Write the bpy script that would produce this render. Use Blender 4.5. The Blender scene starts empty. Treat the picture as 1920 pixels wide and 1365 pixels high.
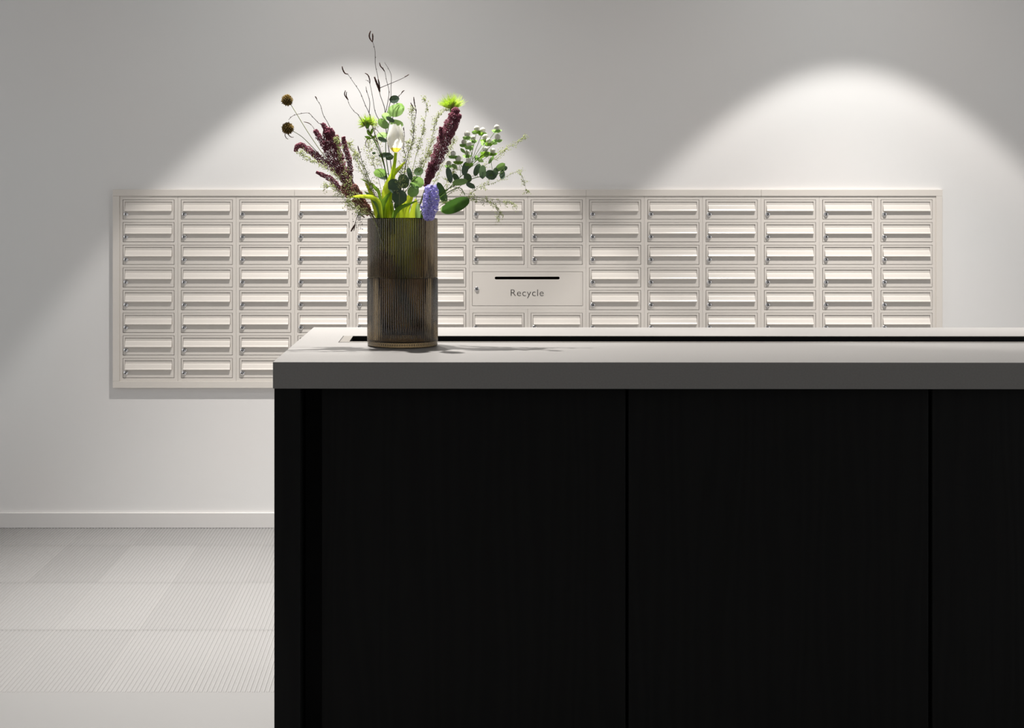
import bpy, bmesh, math, random
from mathutils import Vector, Matrix
R = math.radians
sc = bpy.context.scene
C = sc.collection

# ------------------------------------------------------------------ camera
F = 2280.0                 # focal length in pixels of the 1920-wide frame
VX, VY = 775.0, 440.0      # vanishing point of the room's depth lines
EYE = 1.43
cam = bpy.data.cameras.new('camera')
cam.sensor_width = 36.0
cam.lens = F / 1920 * 36.0
cam.shift_x = (960 - VX) / 1920
cam.shift_y = -(682.5 - VY) / 1920
camo = bpy.data.objects.new('camera', cam)
camo.location = (0, 0, EYE)
camo.rotation_euler = (R(90), 0, 0)
C.objects.link(camo)
sc.camera = camo

# ------------------------------------------------------------------ light and exposure
sc.view_settings.view_transform = 'Standard'
sc.view_settings.look = 'None'
sc.view_settings.gamma = 1.0
sc.view_settings.use_curve_mapping = False
sc.view_settings.exposure = 0.22
w = bpy.data.worlds.new('world')
sc.world = w
w.use_nodes = True
w.node_tree.nodes['Background'].inputs[0].default_value = (0.97, 0.985, 1.0, 1)
w.node_tree.nodes['Background'].inputs[1].default_value = 1.28
sc.cycles.max_bounces = 14
sc.cycles.transmission_bounces = 14
sc.cycles.transparent_max_bounces = 16
sc.cycles.sample_clamp_indirect = 3.0
CEIL = 3.70
WALL = 5.94
LAMPS = [(-0.27, WALL - 1.0, 1.0), (2.12, WALL - 1.0, 1.0), (-0.26, 3.78, 1.0), (2.13, 3.78, 0.5)]   # x, y, strength; last one added to brighten the right of the worktop
BEAMS = [(200, 72, 0.17), (350, 62, 1.0), (45, 130, 1.0)]       # the reflector's cut-off cone, its hot centre and its spill: watts, degrees, softness



DESK_BEAMS = [(600, 78, 0.9)]


def add_spot(watt, cone, blend, parent):
    l = bpy.data.lights.new('downlight_lamp', 'SPOT')
    l.energy = watt
    l.spot_size = R(cone)
    l.spot_blend = blend
    l.shadow_soft_size = 0.028
    l.color = (1.0, 0.968, 0.93)
    o = bpy.data.objects.new('downlight_lamp', l)
    o.location = (0, 0, -0.012)
    o.parent = parent
    C.objects.link(o)
    return o


# ------------------------------------------------------------------ materials
def new_mat(name):
    m = bpy.data.materials.new(name)
    m.use_nodes = True
    return m, m.node_tree.nodes, m.node_tree.links, m.node_tree.nodes['Principled BSDF']


def pbr(name, col, rough=0.5, metal=0.0, spec=0.5, noise=0.0, scale=8.0, bump=0.0, bscale=200.0, coat=0.0, stretch=None):
    m, n, l, b = new_mat(name)
    b.inputs['Base Color'].default_value = (*col, 1)
    b.inputs['Roughness'].default_value = rough
    b.inputs['Metallic'].default_value = metal
    b.inputs['Specular IOR Level'].default_value = spec
    b.inputs['Coat Weight'].default_value = coat
    tc = n.new('ShaderNodeTexCoord')
    vec = tc.outputs['Object']
    if stretch:
        mp = n.new('ShaderNodeMapping')
        mp.inputs['Scale'].default_value = stretch
        l.new(vec, mp.inputs['Vector'])
        vec = mp.outputs['Vector']
    if noise:
        t = n.new('ShaderNodeTexNoise')
        t.inputs['Scale'].default_value = scale
        t.inputs['Detail'].default_value = 5
        l.new(vec, t.inputs['Vector'])
        r = n.new('ShaderNodeValToRGB')
        r.color_ramp.elements[0].position = 0.3
        r.color_ramp.elements[1].position = 0.7
        r.color_ramp.elements[0].color = (*[max(0, c * (1 - noise)) for c in col], 1)
        r.color_ramp.elements[1].color = (*[min(1, c * (1 + noise)) for c in col], 1)
        l.new(t.outputs['Fac'], r.inputs['Fac'])
        l.new(r.outputs['Color'], b.inputs['Base Color'])
    if bump:
        t = n.new('ShaderNodeTexNoise')
        t.inputs['Scale'].default_value = bscale
        t.inputs['Detail'].default_value = 3
        l.new(vec, t.inputs['Vector'])
        bp = n.new('ShaderNodeBump')
        bp.inputs['Strength'].default_value = bump
        bp.inputs['Distance'].default_value = 0.002
        l.new(t.outputs['Fac'], bp.inputs['Height'])
        l.new(bp.outputs['Normal'], b.inputs['Normal'])
    return m


def plant(name, col, trans, tcol=None, rough=0.45, noise=0.25, scale=60.0, spec=0.4):
    """thin plant tissue: a glossy principled surface that lets part of the light through"""
    m, n, l, b = new_mat(name)
    b.inputs['Roughness'].default_value = rough
    b.inputs['Specular IOR Level'].default_value = spec
    tc = n.new('ShaderNodeTexCoord')
    t = n.new('ShaderNodeTexNoise')
    t.inputs['Scale'].default_value = scale
    t.inputs['Detail'].default_value = 3
    l.new(tc.outputs['Object'], t.inputs['Vector'])
    r = n.new('ShaderNodeValToRGB')
    r.color_ramp.elements[0].position = 0.3
    r.color_ramp.elements[1].position = 0.7
    r.color_ramp.elements[0].color = (*[max(0, c * (1 - noise)) for c in col], 1)
    r.color_ramp.elements[1].color = (*[min(1, c * (1 + noise)) for c in col], 1)
    l.new(t.outputs['Fac'], r.inputs['Fac'])
    l.new(r.outputs['Color'], b.inputs['Base Color'])
    if trans > 0:
        tr = n.new('ShaderNodeBsdfTranslucent')
        tr.inputs['Color'].default_value = (*(tcol or col), 1)
        mx = n.new('ShaderNodeMixShader')
        mx.inputs[0].default_value = trans
        l.new(b.outputs[0], mx.inputs[1])
        l.new(tr.outputs[0], mx.inputs[2])
        l.new(mx.outputs[0], n['Material Output'].inputs['Surface'])
    return m


def plaster():
    m, n, l, b = new_mat('painted_plaster')
    b.inputs['Roughness'].default_value = 0.75
    b.inputs['Specular IOR Level'].default_value = 0.25
    tc = n.new('ShaderNodeTexCoord')
    t = n.new('ShaderNodeTexNoise')
    t.inputs['Scale'].default_value = 0.9
    t.inputs['Detail'].default_value = 3
    l.new(tc.outputs['Object'], t.inputs['Vector'])
    r = n.new('ShaderNodeValToRGB')
    r.color_ramp.elements[0].position = 0.35
    r.color_ramp.elements[1].position = 0.65
    r.color_ramp.elements[0].color = (0.745, 0.725, 0.71, 1)
    r.color_ramp.elements[1].color = (0.735, 0.73, 0.72, 1)
    l.new(t.outputs['Fac'], r.inputs['Fac'])
    l.new(r.outputs['Color'], b.inputs['Base Color'])
    t2 = n.new('ShaderNodeTexNoise')
    t2.inputs['Scale'].default_value = 5
    t2.inputs['Detail'].default_value = 6
    l.new(tc.outputs['Object'], t2.inputs['Vector'])
    bp = n.new('ShaderNodeBump')
    bp.inputs['Strength'].default_value = 0.06
    bp.inputs['Distance'].default_value = 0.01
    l.new(t2.outputs['Fac'], bp.inputs['Height'])
    l.new(bp.outputs['Normal'], b.inputs['Normal'])
    return m


def stone_tile(name, ox, oy, sx, sy, base, var, rough, joints=True):
    """pale stone; every tile has its own slight tone, thin joints between tiles"""
    m, n, l, b = new_mat(name)
    b.inputs['Roughness'].default_value = rough
    b.inputs['Specular IOR Level'].default_value = 0.4
    g = n.new('ShaderNodeNewGeometry')
    sep = n.new('ShaderNodeSeparateXYZ')
    l.new(g.outputs['Position'], sep.inputs[0])

    def math_(op, a, bb=None):
        q = n.new('ShaderNodeMath')
        q.operation = op
        for k, v in enumerate((a, bb)):
            if v is None:
                continue
            if isinstance(v, (int, float)):
                q.inputs[k].default_value = v
            else:
                l.new(v, q.inputs[k])
        return q.outputs[0]
    u = math_('DIVIDE', math_('SUBTRACT', sep.outputs[0], ox), sx)
    v = math_('DIVIDE', math_('SUBTRACT', sep.outputs[1], oy), sy)
    cx = n.new('ShaderNodeCombineXYZ')
    l.new(math_('FLOOR', u), cx.inputs[0])
    l.new(math_('FLOOR', v), cx.inputs[1])
    wn = n.new('ShaderNodeTexWhiteNoise')
    l.new(cx.outputs[0], wn.inputs['Vector'])
    t = n.new('ShaderNodeTexNoise')
    t.inputs['Scale'].default_value = 2.3
    t.inputs['Detail'].default_value = 7
    l.new(g.outputs['Position'], t.inputs['Vector'])
    f = math_('ADD', math_('MULTIPLY', wn.outputs['Value'], 0.55), math_('MULTIPLY', t.outputs['Fac'], 0.45))
    r = n.new('ShaderNodeValToRGB')
    r.color_ramp.elements[0].position = 0.1
    r.color_ramp.elements[1].position = 0.8
    r.color_ramp.elements[0].color = (*[c * (1 - var) for c in base], 1)
    r.color_ramp.elements[1].color = (*[c * (1 + var * 0.6) for c in base], 1)
    l.new(f, r.inputs['Fac'])
    col = r.outputs['Color']
    if joints:
        fu = math_('ABSOLUTE', math_('SUBTRACT', math_('FRACT', u), 0.5))
        fv = math_('ABSOLUTE', math_('SUBTRACT', math_('FRACT', v), 0.5))
        ju = math_('GREATER_THAN', fu, 0.5 - 0.0008 / sx)
        jv = math_('GREATER_THAN', fv, 0.5 - 0.0016 / sy)
        j = math_('MAXIMUM', ju, jv)
        mx = n.new('ShaderNodeMix')
        mx.data_type = 'RGBA'
        l.new(math_('MULTIPLY', j, 0.6), mx.inputs['Factor'])
        l.new(col, mx.inputs['A'])
        mx.inputs['B'].default_value = (0.30, 0.285, 0.27, 1)
        col = mx.outputs['Result']
    l.new(col, b.inputs['Base Color'])
    t3 = n.new('ShaderNodeTexNoise')
    t3.inputs['Scale'].default_value = 60
    t3.inputs['Detail'].default_value = 4
    l.new(g.outputs['Position'], t3.inputs['Vector'])
    bp = n.new('ShaderNodeBump')
    bp.inputs['Strength'].default_value = 0.15
    bp.inputs['Distance'].default_value = 0.001
    l.new(t3.outputs['Fac'], bp.inputs['Height'])
    l.new(bp.outputs['Normal'], b.inputs['Normal'])
    return m


def black_oak():
    m, n, l, b = new_mat('black_stained_oak')
    b.inputs['Roughness'].default_value = 0.6
    b.inputs['Specular IOR Level'].default_value = 0.13
    g = n.new('ShaderNodeTexCoord')
    mp = n.new('ShaderNodeMapping')
    mp.inputs['Scale'].default_value = (5, 5, 0.45)
    l.new(g.outputs['Object'], mp.inputs['Vector'])
    wv = n.new('ShaderNodeTexWave')
    wv.wave_type = 'BANDS'
    wv.bands_direction = 'X'
    wv.inputs['Scale'].default_value = 1.6
    wv.inputs['Distortion'].default_value = 14
    wv.inputs['Detail'].default_value = 3
    wv.inputs['Detail Scale'].default_value = 1.4
    l.new(mp.outputs['Vector'], wv.inputs['Vector'])
    r = n.new('ShaderNodeValToRGB')
    r.color_ramp.elements[0].color = (0.0066, 0.0066, 0.0066, 1)
    r.color_ramp.elements[1].color = (0.0080, 0.0080, 0.0078, 1)
    l.new(wv.outputs['Fac'], r.inputs['Fac'])
    l.new(r.outputs['Color'], b.inputs['Base Color'])
    mp2 = n.new('ShaderNodeMapping')
    mp2.inputs['Scale'].default_value = (260, 260, 7)
    l.new(g.outputs['Object'], mp2.inputs['Vector'])
    t = n.new('ShaderNodeTexNoise')
    t.inputs['Scale'].default_value = 1
    l.new(mp2.outputs['Vector'], t.inputs['Vector'])
    ad = n.new('ShaderNodeMath')
    ad.operation = 'ADD'
    l.new(t.outputs['Fac'], ad.inputs[0])
    l.new(wv.outputs['Fac'], ad.inputs[1])
    bp = n.new('ShaderNodeBump')
    bp.inputs['Strength'].default_value = 0.2
    bp.inputs['Distance'].default_value = 0.0006
    l.new(ad.outputs[0], bp.inputs['Height'])
    l.new(bp.outputs['Normal'], b.inputs['Normal'])
    return m


def glass(name, col, ior, rough=0.0):
    m, n, l, b = new_mat(name)
    b.inputs['Base Color'].default_value = (*col, 1)
    b.inputs['Transmission Weight'].default_value = 1.0
    b.inputs['Roughness'].default_value = rough
    b.inputs['IOR'].default_value = ior
    return m


M = {
    'wall': plaster(),
    'ceiling': pbr('ceiling_paint', (0.74, 0.73, 0.72), 0.85, spec=0.2),
    'skirting': pbr('skirting_paint', (0.66, 0.64, 0.625), 0.4, spec=0.4),
    'ribbed': stone_tile('ribbed_limestone', -0.995, 3.80, 0.30, 0.60, (0.25, 0.245, 0.24), 0.09, 0.55),
    'plain': stone_tile('honed_limestone', -0.4, 3.80, 0.9, -0.6, (0.24, 0.236, 0.232), 0.04, 0.42),
    'box': pbr('cream_powder_coat', (0.70, 0.655, 0.605), 0.22, spec=0.5, noise=0.01, scale=3, bump=0.02, bscale=18),
    'chrome': pbr('lock_chrome', (0.78, 0.78, 0.80), 0.16, metal=1.0),
    'keyhole': pbr('keyhole_black', (0.01, 0.01, 0.01), 0.6),
    'slot_shade': pbr('slot_shade_paint', (0.006, 0.005, 0.004), 0.9, spec=0.0),
    'ink': pbr('lettering_ink', (0.03, 0.028, 0.025), 0.6, spec=0.2),
    'top': pbr('grey_composite', (0.225, 0.216, 0.208), 0.42, spec=0.30, noise=0.05, scale=240, bump=0.02, bscale=400),
    'oak': black_oak(),
    'darkwall': pbr('dark_panelling', (0.17, 0.15, 0.135), 0.6),
    'blackmetal': pbr('black_metal', (0.006, 0.006, 0.0065), 0.5, spec=0.25),
    'frame': pbr('trough_metal', (0.20, 0.185, 0.165), 0.35, metal=0.3),
    'glass': glass('smoked_brown_glass', (0.235, 0.178, 0.10), 1.50, 0.0),
    'water': glass('vase_water', (0.97, 0.96, 0.93), 1.33),
    'lampwhite': pbr('downlight_white', (0.8, 0.8, 0.8), 0.5),
    'lampdark': pbr('downlight_baffle', (0.05, 0.05, 0.05), 0.5),
}


# ------------------------------------------------------------------ mesh building
class MB:
    def __init__(self):
        self.v, self.f, self.m, self.s = [], [], [], []

    def add(self, verts, faces, mat=0, smooth=True):
        o = len(self.v)
        self.v += [tuple(p) for p in verts]
        self.f += [tuple(i + o for i in f) for f in faces]
        self.m += [mat] * len(faces)
        self.s += [smooth] * len(faces)

    def box(self, x0, x1, y0, y1, z0, z1, mat=0):
        self.add([(x0, y0, z0), (x1, y0, z0), (x1, y1, z0), (x0, y1, z0), (x0, y0, z1), (x1, y0, z1), (x1, y1, z1), (x0, y1, z1)],
                 [(0, 3, 2, 1), (4, 5, 6, 7), (0, 1, 5, 4), (1, 2, 6, 5), (2, 3, 7, 6), (3, 0, 4, 7)], mat, False)

    def ring(self, o, i, y0, y1, mat=0):
        """picture-frame prism in the XZ plane; o, i = (x0, x1, z0, z1) outer and inner"""
        vs = []
        for (a, b, c, d) in (o, i):
            for y in (y0, y1):
                vs += [(a, y, c), (b, y, c), (b, y, d), (a, y, d)]
        fs = []
        for k in range(4):
            q = (k + 1) % 4
            fs += [(k, q, 8 + q, 8 + k), (4 + q, 4 + k, 12 + k, 12 + q), (q, k, 4 + k, 4 + q), (8 + k, 8 + q, 12 + q, 12 + k)]
        self.add(vs, fs, mat, False)

    def tube(self, pts, rad, n=6, mat=0, caps=True):
        pts = [Vector(p) for p in pts]
        if isinstance(rad, (int, float)):
            rad = [rad] * len(pts)
        t0 = (pts[1] - pts[0]).normalized()
        up = Vector((0, 1, 0)) if abs(t0.y) < 0.9 else Vector((1, 0, 0))
        nrm = t0.cross(up).normalized()
        vs, fs = [], []
        for i, p in enumerate(pts):
            t = (pts[min(i + 1, len(pts) - 1)] - pts[max(i - 1, 0)])
            if t.length < 1e-9:
                t = t0.copy()
            t.normalize()
            nrm = (nrm - t * nrm.dot(t))
            if nrm.length < 1e-6:
                nrm = t.orthogonal()
            nrm.normalize()
            bn = t.cross(nrm)
            for k in range(n):
                a = 2 * math.pi * k / n
                vs.append(p + (nrm * math.cos(a) + bn * math.sin(a)) * rad[i])
        for i in range(len(pts) - 1):
            for k in range(n):
                q = (k + 1) % n
                fs.append((i * n + k, i * n + q, (i + 1) * n + q, (i + 1) * n + k))
        if caps:
            fs.append(tuple(range(n - 1, -1, -1)))
            fs.append(tuple((len(pts) - 1) * n + k for k in range(n)))
        self.add(vs, fs, mat)

    def lathe(self, prof, n=24, origin=(0, 0, 0), axis='z', mat=0, smooth=True):
        """prof = list of (radius, height) from bottom to top"""
        vs, fs = [], []
        for (r, h) in prof:
            for k in range(n):
                a = 2 * math.pi * k / n
                x, y = r * math.cos(a), r * math.sin(a)
                p = (x, y, h) if axis == 'z' else (x, -h, y)
                vs.append((p[0] + origin[0], p[1] + origin[1], p[2] + origin[2]))
        for i in range(len(prof) - 1):
            for k in range(n):
                q = (k + 1) % n
                fs.append((i * n + k, i * n + q, (i + 1) * n + q, (i + 1) * n + k))
        if prof[0][0] > 1e-6:
            fs.append(tuple(range(n - 1, -1, -1)))
        if prof[-1][0] > 1e-6:
            fs.append(tuple((len(prof) - 1) * n + k for k in range(n)))
        self.add(vs, fs, mat, smooth)

    def octa(self, p, r, rx=None, rz=None, mat=0):
        x, y, z = p
        a, c = rx or r, rz or r
        self.add([(x + a, y, z), (x, y + r, z), (x - a, y, z), (x, y - r, z), (x, y, z + c), (x, y, z - c)],
                 [(0, 1, 4), (1, 2, 4), (2, 3, 4), (3, 0, 4), (1, 0, 5), (2, 1, 5), (3, 2, 5), (0, 3, 5)], mat)

    def ball(self, p, r, n=12, sz=1.0, mat=0):
        rows = n // 2
        prof = [(r * math.sin(math.pi * i / rows), -r * sz * math.cos(math.pi * i / rows)) for i in range(rows + 1)]
        prof[0] = (1e-7, -r * sz)
        prof[-1] = (1e-7, r * sz)
        self.lathe(prof, n, p, mat=mat)

    def build(self, name, mats, parent=None, origin=None, bevel=0.0, edge_ok=None):
        """link as one mesh object; vertices are world coordinates, moved to the parent's local space"""
        me = bpy.data.meshes.new(name)
        o = Vector(origin) if origin is not None else Vector((0, 0, 0))
        me.from_pydata([tuple(Vector(p) - o) for p in self.v], [], self.f)
        if not isinstance(mats, (list, tuple)):
            mats = [mats]
        for q in mats:
            me.materials.append(q)
        me.polygons.foreach_set('material_index', self.m)
        me.polygons.foreach_set('use_smooth', self.s)
        me.update()
        bm = bmesh.new()
        bm.from_mesh(me)
        bmesh.ops.recalc_face_normals(bm, faces=bm.faces)
        if bevel > 0:
            es = [e for e in bm.edges if len(e.link_faces) == 2 and e.calc_face_angle(0) > 0.6 and (edge_ok is None or edge_ok(e))]
            bmesh.ops.bevel(bm, geom=es, offset=bevel, segments=2, affect='EDGES', profile=0.5, clamp_overlap=True)
        bm.to_mesh(me)
        bm.free()
        ob = bpy.data.objects.new(name, me)
        C.objects.link(ob)
        if parent is not None:
            ob.parent = parent
        elif origin is not None:
            ob.location = o
        return ob


def tag(o, label, cat, group=None, kind=None):
    o['label'] = label
    o['category'] = cat
    if group:
        o['group'] = group
    if kind:
        o['kind'] = kind
    return o


def empty(name, loc, label, cat, group=None, kind=None):
    o = bpy.data.objects.new(name, None)
    o.empty_display_size = 0.05
    o.location = loc
    C.objects.link(o)
    return tag(o, label, cat, group, kind)


def struct(o):
    o['kind'] = 'structure'
    return o


def wx(px, D):
    return (px - VX) * D / F


def wz(py, D):
    return EYE - (py - VY) * D / F


# ------------------------------------------------------------------ the room
XL, XR, YB = -6.5, 8.0, -3.5
FD = 5.925                      # plane of the mailbox fronts
k = FD / F
OUT = (211.7, 1766.8, 355.3, 727.4)    # surround, pixels
NX0, NX1 = wx(OUT[0] + 6, FD), wx(OUT[1] - 6, FD)
NZ0, NZ1 = wz(OUT[3] - 6, FD), wz(OUT[2] + 6, FD)
b = MB()      # wall with the niche the mailboxes are set into
b.ring((XL, XR, 0, CEIL), (NX0, NX1, NZ0, NZ1), WALL, WALL + 0.25)
b.box(NX0, NX1, WALL + 0.23, WALL + 0.25, NZ0, NZ1)
struct(b.build('wall_back', M['wall']))
b = MB()
b.box(XL, XR, YB, WALL + 0.25, CEIL, CEIL + 0.1)
struct(b.build('ceiling', M['ceiling']))
b = MB()
b.box(XL, XR, YB - 0.2, YB, 0, CEIL)
struct(b.build('wall_front', M['darkwall']))

# floor: ribbed stone from the wall to y = 3.80, plain honed stone in front
b = MB()
pitch = 0.0150
x0, x1 = -4.5, 2.4
n = int((x1 - x0) / pitch)
rows = [3.80, 4.40, 5.00, 5.60, WALL]
for ri in range(4):
    ya, yb = rows[ri] + 0.0012, rows[ri + 1] - 0.0012
    vs, fs = [], []
    prof = [(0.0, -0.0026), (0.24, -0.0026), (0.36, 0.0), (0.86, 0.0)]
    for i in range(n):
        for (f_, h_) in prof:
            xx = x0 + (i + f_) * pitch
            vs += [(xx, ya, h_), (xx, yb, h_)]
    for i in range(len(vs) // 2 - 1):
        fs.append((2 * i, 2 * i + 2, 2 * i + 3, 2 * i + 1))
    b.add(vs, fs, 0, False)
b.box(x0, x1, 3.80, WALL, -0.05, -0.0035)
b.box(XL, x0, 3.80, WALL, -0.05, 0.0)
b.box(x1, XR, 3.80, WALL, -0.05, 0.0)
b.box(XL, XR, YB, 3.7985, -0.05, 0.0005, 1)
struct(b.build('floor', [M['ribbed'], M['plain']]))

b = MB()
b.box(XL, XR, WALL - 0.013, WALL, 0.0, 0.074)
struct(b.build('baseboard_back', M['skirting'], bevel=0.002))

# ------------------------------------------------------------------ ceiling downlights
for (lx, ly, wt) in LAMPS:
    which = {-0.27: 'white recessed ceiling downlight over the vase end of the wall', 2.12: 'white recessed ceiling downlight over the right half of the mailbox wall', -0.26: 'white recessed ceiling downlight straight above the vase on the desk', 2.13: 'added white ceiling downlight brightening the right end of the desk'}[lx]
    e = empty('recessed_downlight', (lx, ly, CEIL), which, 'ceiling light')
    b = MB()
    b.lathe([(0.043, 0), (0.058, 0), (0.060, -0.004), (0.058, -0.008), (0.043, -0.008), (0.043, 0)], 32)
    b.build('trim_ring', M['lampwhite'], e)
    b = MB()
    b.lathe([(0.043, -0.0005), (0.040, -0.002), (1e-6, -0.002)], 32)
    b.build('baffle', M['lampdark'], e)
    for (bw, bc, bb_) in (DESK_BEAMS if ly < 4 else BEAMS):
        add_spot(bw * wt, bc, bb_, e)

# ------------------------------------------------------------------ mailboxes
CX0, PX, DW = 224.1, 109.34, 97.0
RY0, PY, DH = 371.6, 42.47, 37.2
YF = FD


def casing_mesh(et, eb):
    """face frame and carcass of one letterbox; origin = centre of its door"""
    b = MB()
    wl = (5.9) * k - 0.0004
    hw = DW * k / 2
    zt, zb = DH * k / 2, -DH * k / 2
    b.ring((-hw - wl, hw + (PX - DW - 5.9) * k - 0.0004, zb - (PY - DH) / 2 * k - eb * k, zt + (PY - DH) / 2 * k + et * k),
           (-hw, hw, zb, zt), 0, 0.16)
    b.box(-hw, hw, 0.012, 0.16, zb, zt)
    return b


ups = {}


def casing(et, eb, parent):
    key = (round(et, 2), round(eb, 2))
    if key not in ups:
        o = casing_mesh(et, eb).build('casing', M['box'], parent)
        ups[key] = o.data
    else:
        o = bpy.data.objects.new('casing', ups[key])
        C.objects.link(o)
        o.parent = parent
    return o


def lock_mb(cx, cz, y):
    b = MB()
    r = 0.0105
    b.lathe([(r * 1.05, -0.001), (r * 1.05, 0.002), (r * 0.99, 0.0032), (r * 0.90, 0.0034), (r * 0.87, 0.0056), (r * 0.80, 0.0064), (r * 0.34, 0.0064), (r * 0.30, 0.0060), (1e-6, 0.0060)],
            28, (cx, y, cz), 'y', 0)
    b.box(cx - 0.0011, cx + 0.0011, y - 0.0072, y - 0.0060, cz - 0.0040, cz + 0.0040, 1)
    return b


def make_mailbox():
    e = empty('mailbox', (0, 0, 0), 'x', 'mailbox', 'cream metal mailboxes set into the wall')
    g = 0.0022
    hw, zt, zb = DW * k / 2 - g, DH * k / 2 - g * 0.9, -DH * k / 2 + g * 0.9
    # flap opening in the door
    fx0, fx1 = -hw + 3.3 * k, hw - 3.6 * k
    fz1, fz0 = zt - 3.4 * k, zt - 21.4 * k
    b = MB()
    b.ring((-hw, hw, zb, zt), (fx0, fx1, fz0, fz1), -0.0008, 0.005)
    b.box(fx0, fx1, 0.0045, 0.009, fz0, fz1)
    door = b.build('door', M['box'], e, bevel=0.0006)
    # flap: thin hinge strip on top, then a face that leans out to a rounded lip
    prof = [(0.0020, 0.0), (0.0016, 0.9), (0.0016, 5.8), (0.0004, 6.0), (0.0004, 6.5), (-0.0012, 7.2), (-0.0065, 14.2), (-0.0086, 15.4),
            (-0.0098, 16.4), (-0.0094, 17.4), (-0.0080, 17.8), (0.0030, 17.2), (0.0045, 0.0)]
    pts = [(y, fz1 - 0.0010 - p * k) for (y, p) in prof]
    vs, fs = [], []
    xa, xb = fx0 + 0.0011, fx1 - 0.0011
    for (y, z) in pts:
        vs += [(xa, y, z), (xb, y, z)]
    m_ = len(pts)
    for i in range(m_):
        j = (i + 1) % m_
        fs.append((2 * i, 2 * i + 1, 2 * j + 1, 2 * j))
    fs.append(tuple(2 * i for i in range(m_)))
    fs.append(tuple(2 * i + 1 for i in reversed(range(m_))))
    b = MB()
    b.add(vs, fs, 0, False)
    b.build('flap', M['box'], door, bevel=0.0004)
    lk = lock_mb(-hw + 5.4 * k, zt - 26.6 * k, -0.0008).build('lock', [M['chrome'], M['keyhole']], door)
    lk['label'] = 'round chrome cam lock with a dark keyhole'
    return e


ORD = ['leftmost', 'second', 'third', 'fourth', 'fifth', 'sixth', 'seventh', 'eighth', 'ninth', 'tenth', 'eleventh', 'twelfth', 'thirteenth', 'rightmost']
ROWN = ['top row', 'second row', 'third row', 'fourth row', 'fifth row', 'sixth row', 'seventh row', 'bottom row']
proto = make_mailbox()
door_p = [c for c in proto.children][0]
door_kids = list(door_p.children)
first = True
for c in range(14):
    for r in range(8):
        if c in (6, 7) and r in (3, 4):
            continue
        et = 3.9 if r == 0 else 0.0
        eb = 3.4 if r == 7 else 0.0
        if c in (6, 7) and r == 2:
            eb = 502.2 - (RY0 + PY * 3)
        if c in (6, 7) and r == 5:
            et = (RY0 + PY * 5) - 579.4
        cx = CX0 + PX * c + 5.9 + DW / 2
        cy = RY0 + PY * (r + 0.5)
        loc = (wx(cx, FD), YF, wz(cy, FD))
        if first:
            e = proto
            first = False
        else:
            e = proto.copy()
            C.objects.link(e)
            d = door_p.copy()
            C.objects.link(d)
            d.parent = e
            for q in door_kids:
                z = q.copy()
                C.objects.link(z)
                z.parent = d
        e.location = loc
        col = 'leftmost column' if c == 0 else ('rightmost column' if c == 13 else ORD[c] + ' column from the left')
        e['label'] = f'cream metal mailbox in the {ROWN[r]}, {col}'
        casing(et, eb, e)

# ------------------------------------------------------------------ recycling unit
ux0, ux1, uy0, uy1 = CX0 + PX * 6, CX0 + PX * 8, 502.2, 579.4
dx0, dx1, dy0, dy1 = 885.2, 1092.8, 509.2, 573.4
rc = Vector((wx((ux0 + ux1) / 2, FD), YF, wz((uy0 + uy1) / 2, FD)))
e = empty('recycling_box', rc, 'wide cream recycling box with a black paper slot, among the mailboxes', 'recycling box')
X = lambda p: wx(p, FD)
Z = lambda p: wz(p, FD)
b = MB()
b.ring((X(ux0) + 0.0004, X(ux1) - 0.0004, Z(uy1) + 0.0003, Z(uy0) - 0.0003), (X(dx0), X(dx1), Z(dy1), Z(dy0)), YF, YF + 0.16)
b.box(X(dx0), X(dx1), YF + 0.04, YF + 0.16, Z(dy1), Z(dy0))
b.build('casing', M['box'], e, rc)
# door plate with a round-ended slot cut through it
sx0, sx1, sy0, sy1 = X(927.6), X(1049.4), Z(523.9), Z(518.7)
rr = (sy1 - sy0) / 2
cz = (sy0 + sy1) / 2
hole = []
for i in range(9):
    a = -math.pi / 2 + math.pi * i / 8
    hole.append((sx1 - rr + rr * math.cos(a), cz + rr * math.sin(a)))
for i in range(9):
    a = math.pi / 2 + math.pi * i / 8
    hole.append((sx0 + rr + rr * math.cos(a), cz + rr * math.sin(a)))
g = 0.0015
ox0, ox1, oz0, oz1 = X(dx0) + g, X(dx1) - g, Z(dy1) + g, Z(dy0) - g
bm = bmesh.new()
outer = [bm.verts.new((x, YF - 0.001, z)) for (x, z) in ((ox0, oz0), (ox1, oz0), (ox1, oz1), (ox0, oz1))]
inner = [bm.verts.new((x, YF - 0.001, z)) for (x, z) in hole]
es = [bm.edges.new((outer[i], outer[(i + 1) % 4])) for i in range(4)]
es += [bm.edges.new((inner[i], inner[(i + 1) % len(inner)])) for i in range(len(inner))]
bmesh.ops.triangle_fill(bm, use_beauty=True, edges=es)
ret = bmesh.ops.extrude_face_region(bm, geom=list(bm.faces))
bmesh.ops.translate(bm, vec=(0, 0.003, 0), verts=[q for q in ret['geom'] if isinstance(q, bmesh.types.BMVert)])
bmesh.ops.recalc_face_normals(bm, faces=bm.faces)
for v_ in bm.verts:
    v_.co -= rc
me = bpy.data.meshes.new('door')
bm.to_mesh(me)
bm.free()
me.materials.append(M['box'])
rdoor = bpy.data.objects.new('door', me)
C.objects.link(rdoor)
rdoor.parent = e
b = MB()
b.box(X(915), X(1062), YF + 0.010, YF + 0.012, Z(530), Z(512))  # plate behind the cut, the shade inside put into its near-black colour
q = b.build('slot_shade_plate', M['slot_shade'], rdoor, rc)
q['label'] = 'black plate painting the shade inside the paper slot'
b = MB()
b.box(X(1089.3), X(1090.1), YF - 0.0016, YF - 0.0008, oz0, oz1)
b.build('hinge_line', M['box'], rdoor, rc)
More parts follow.
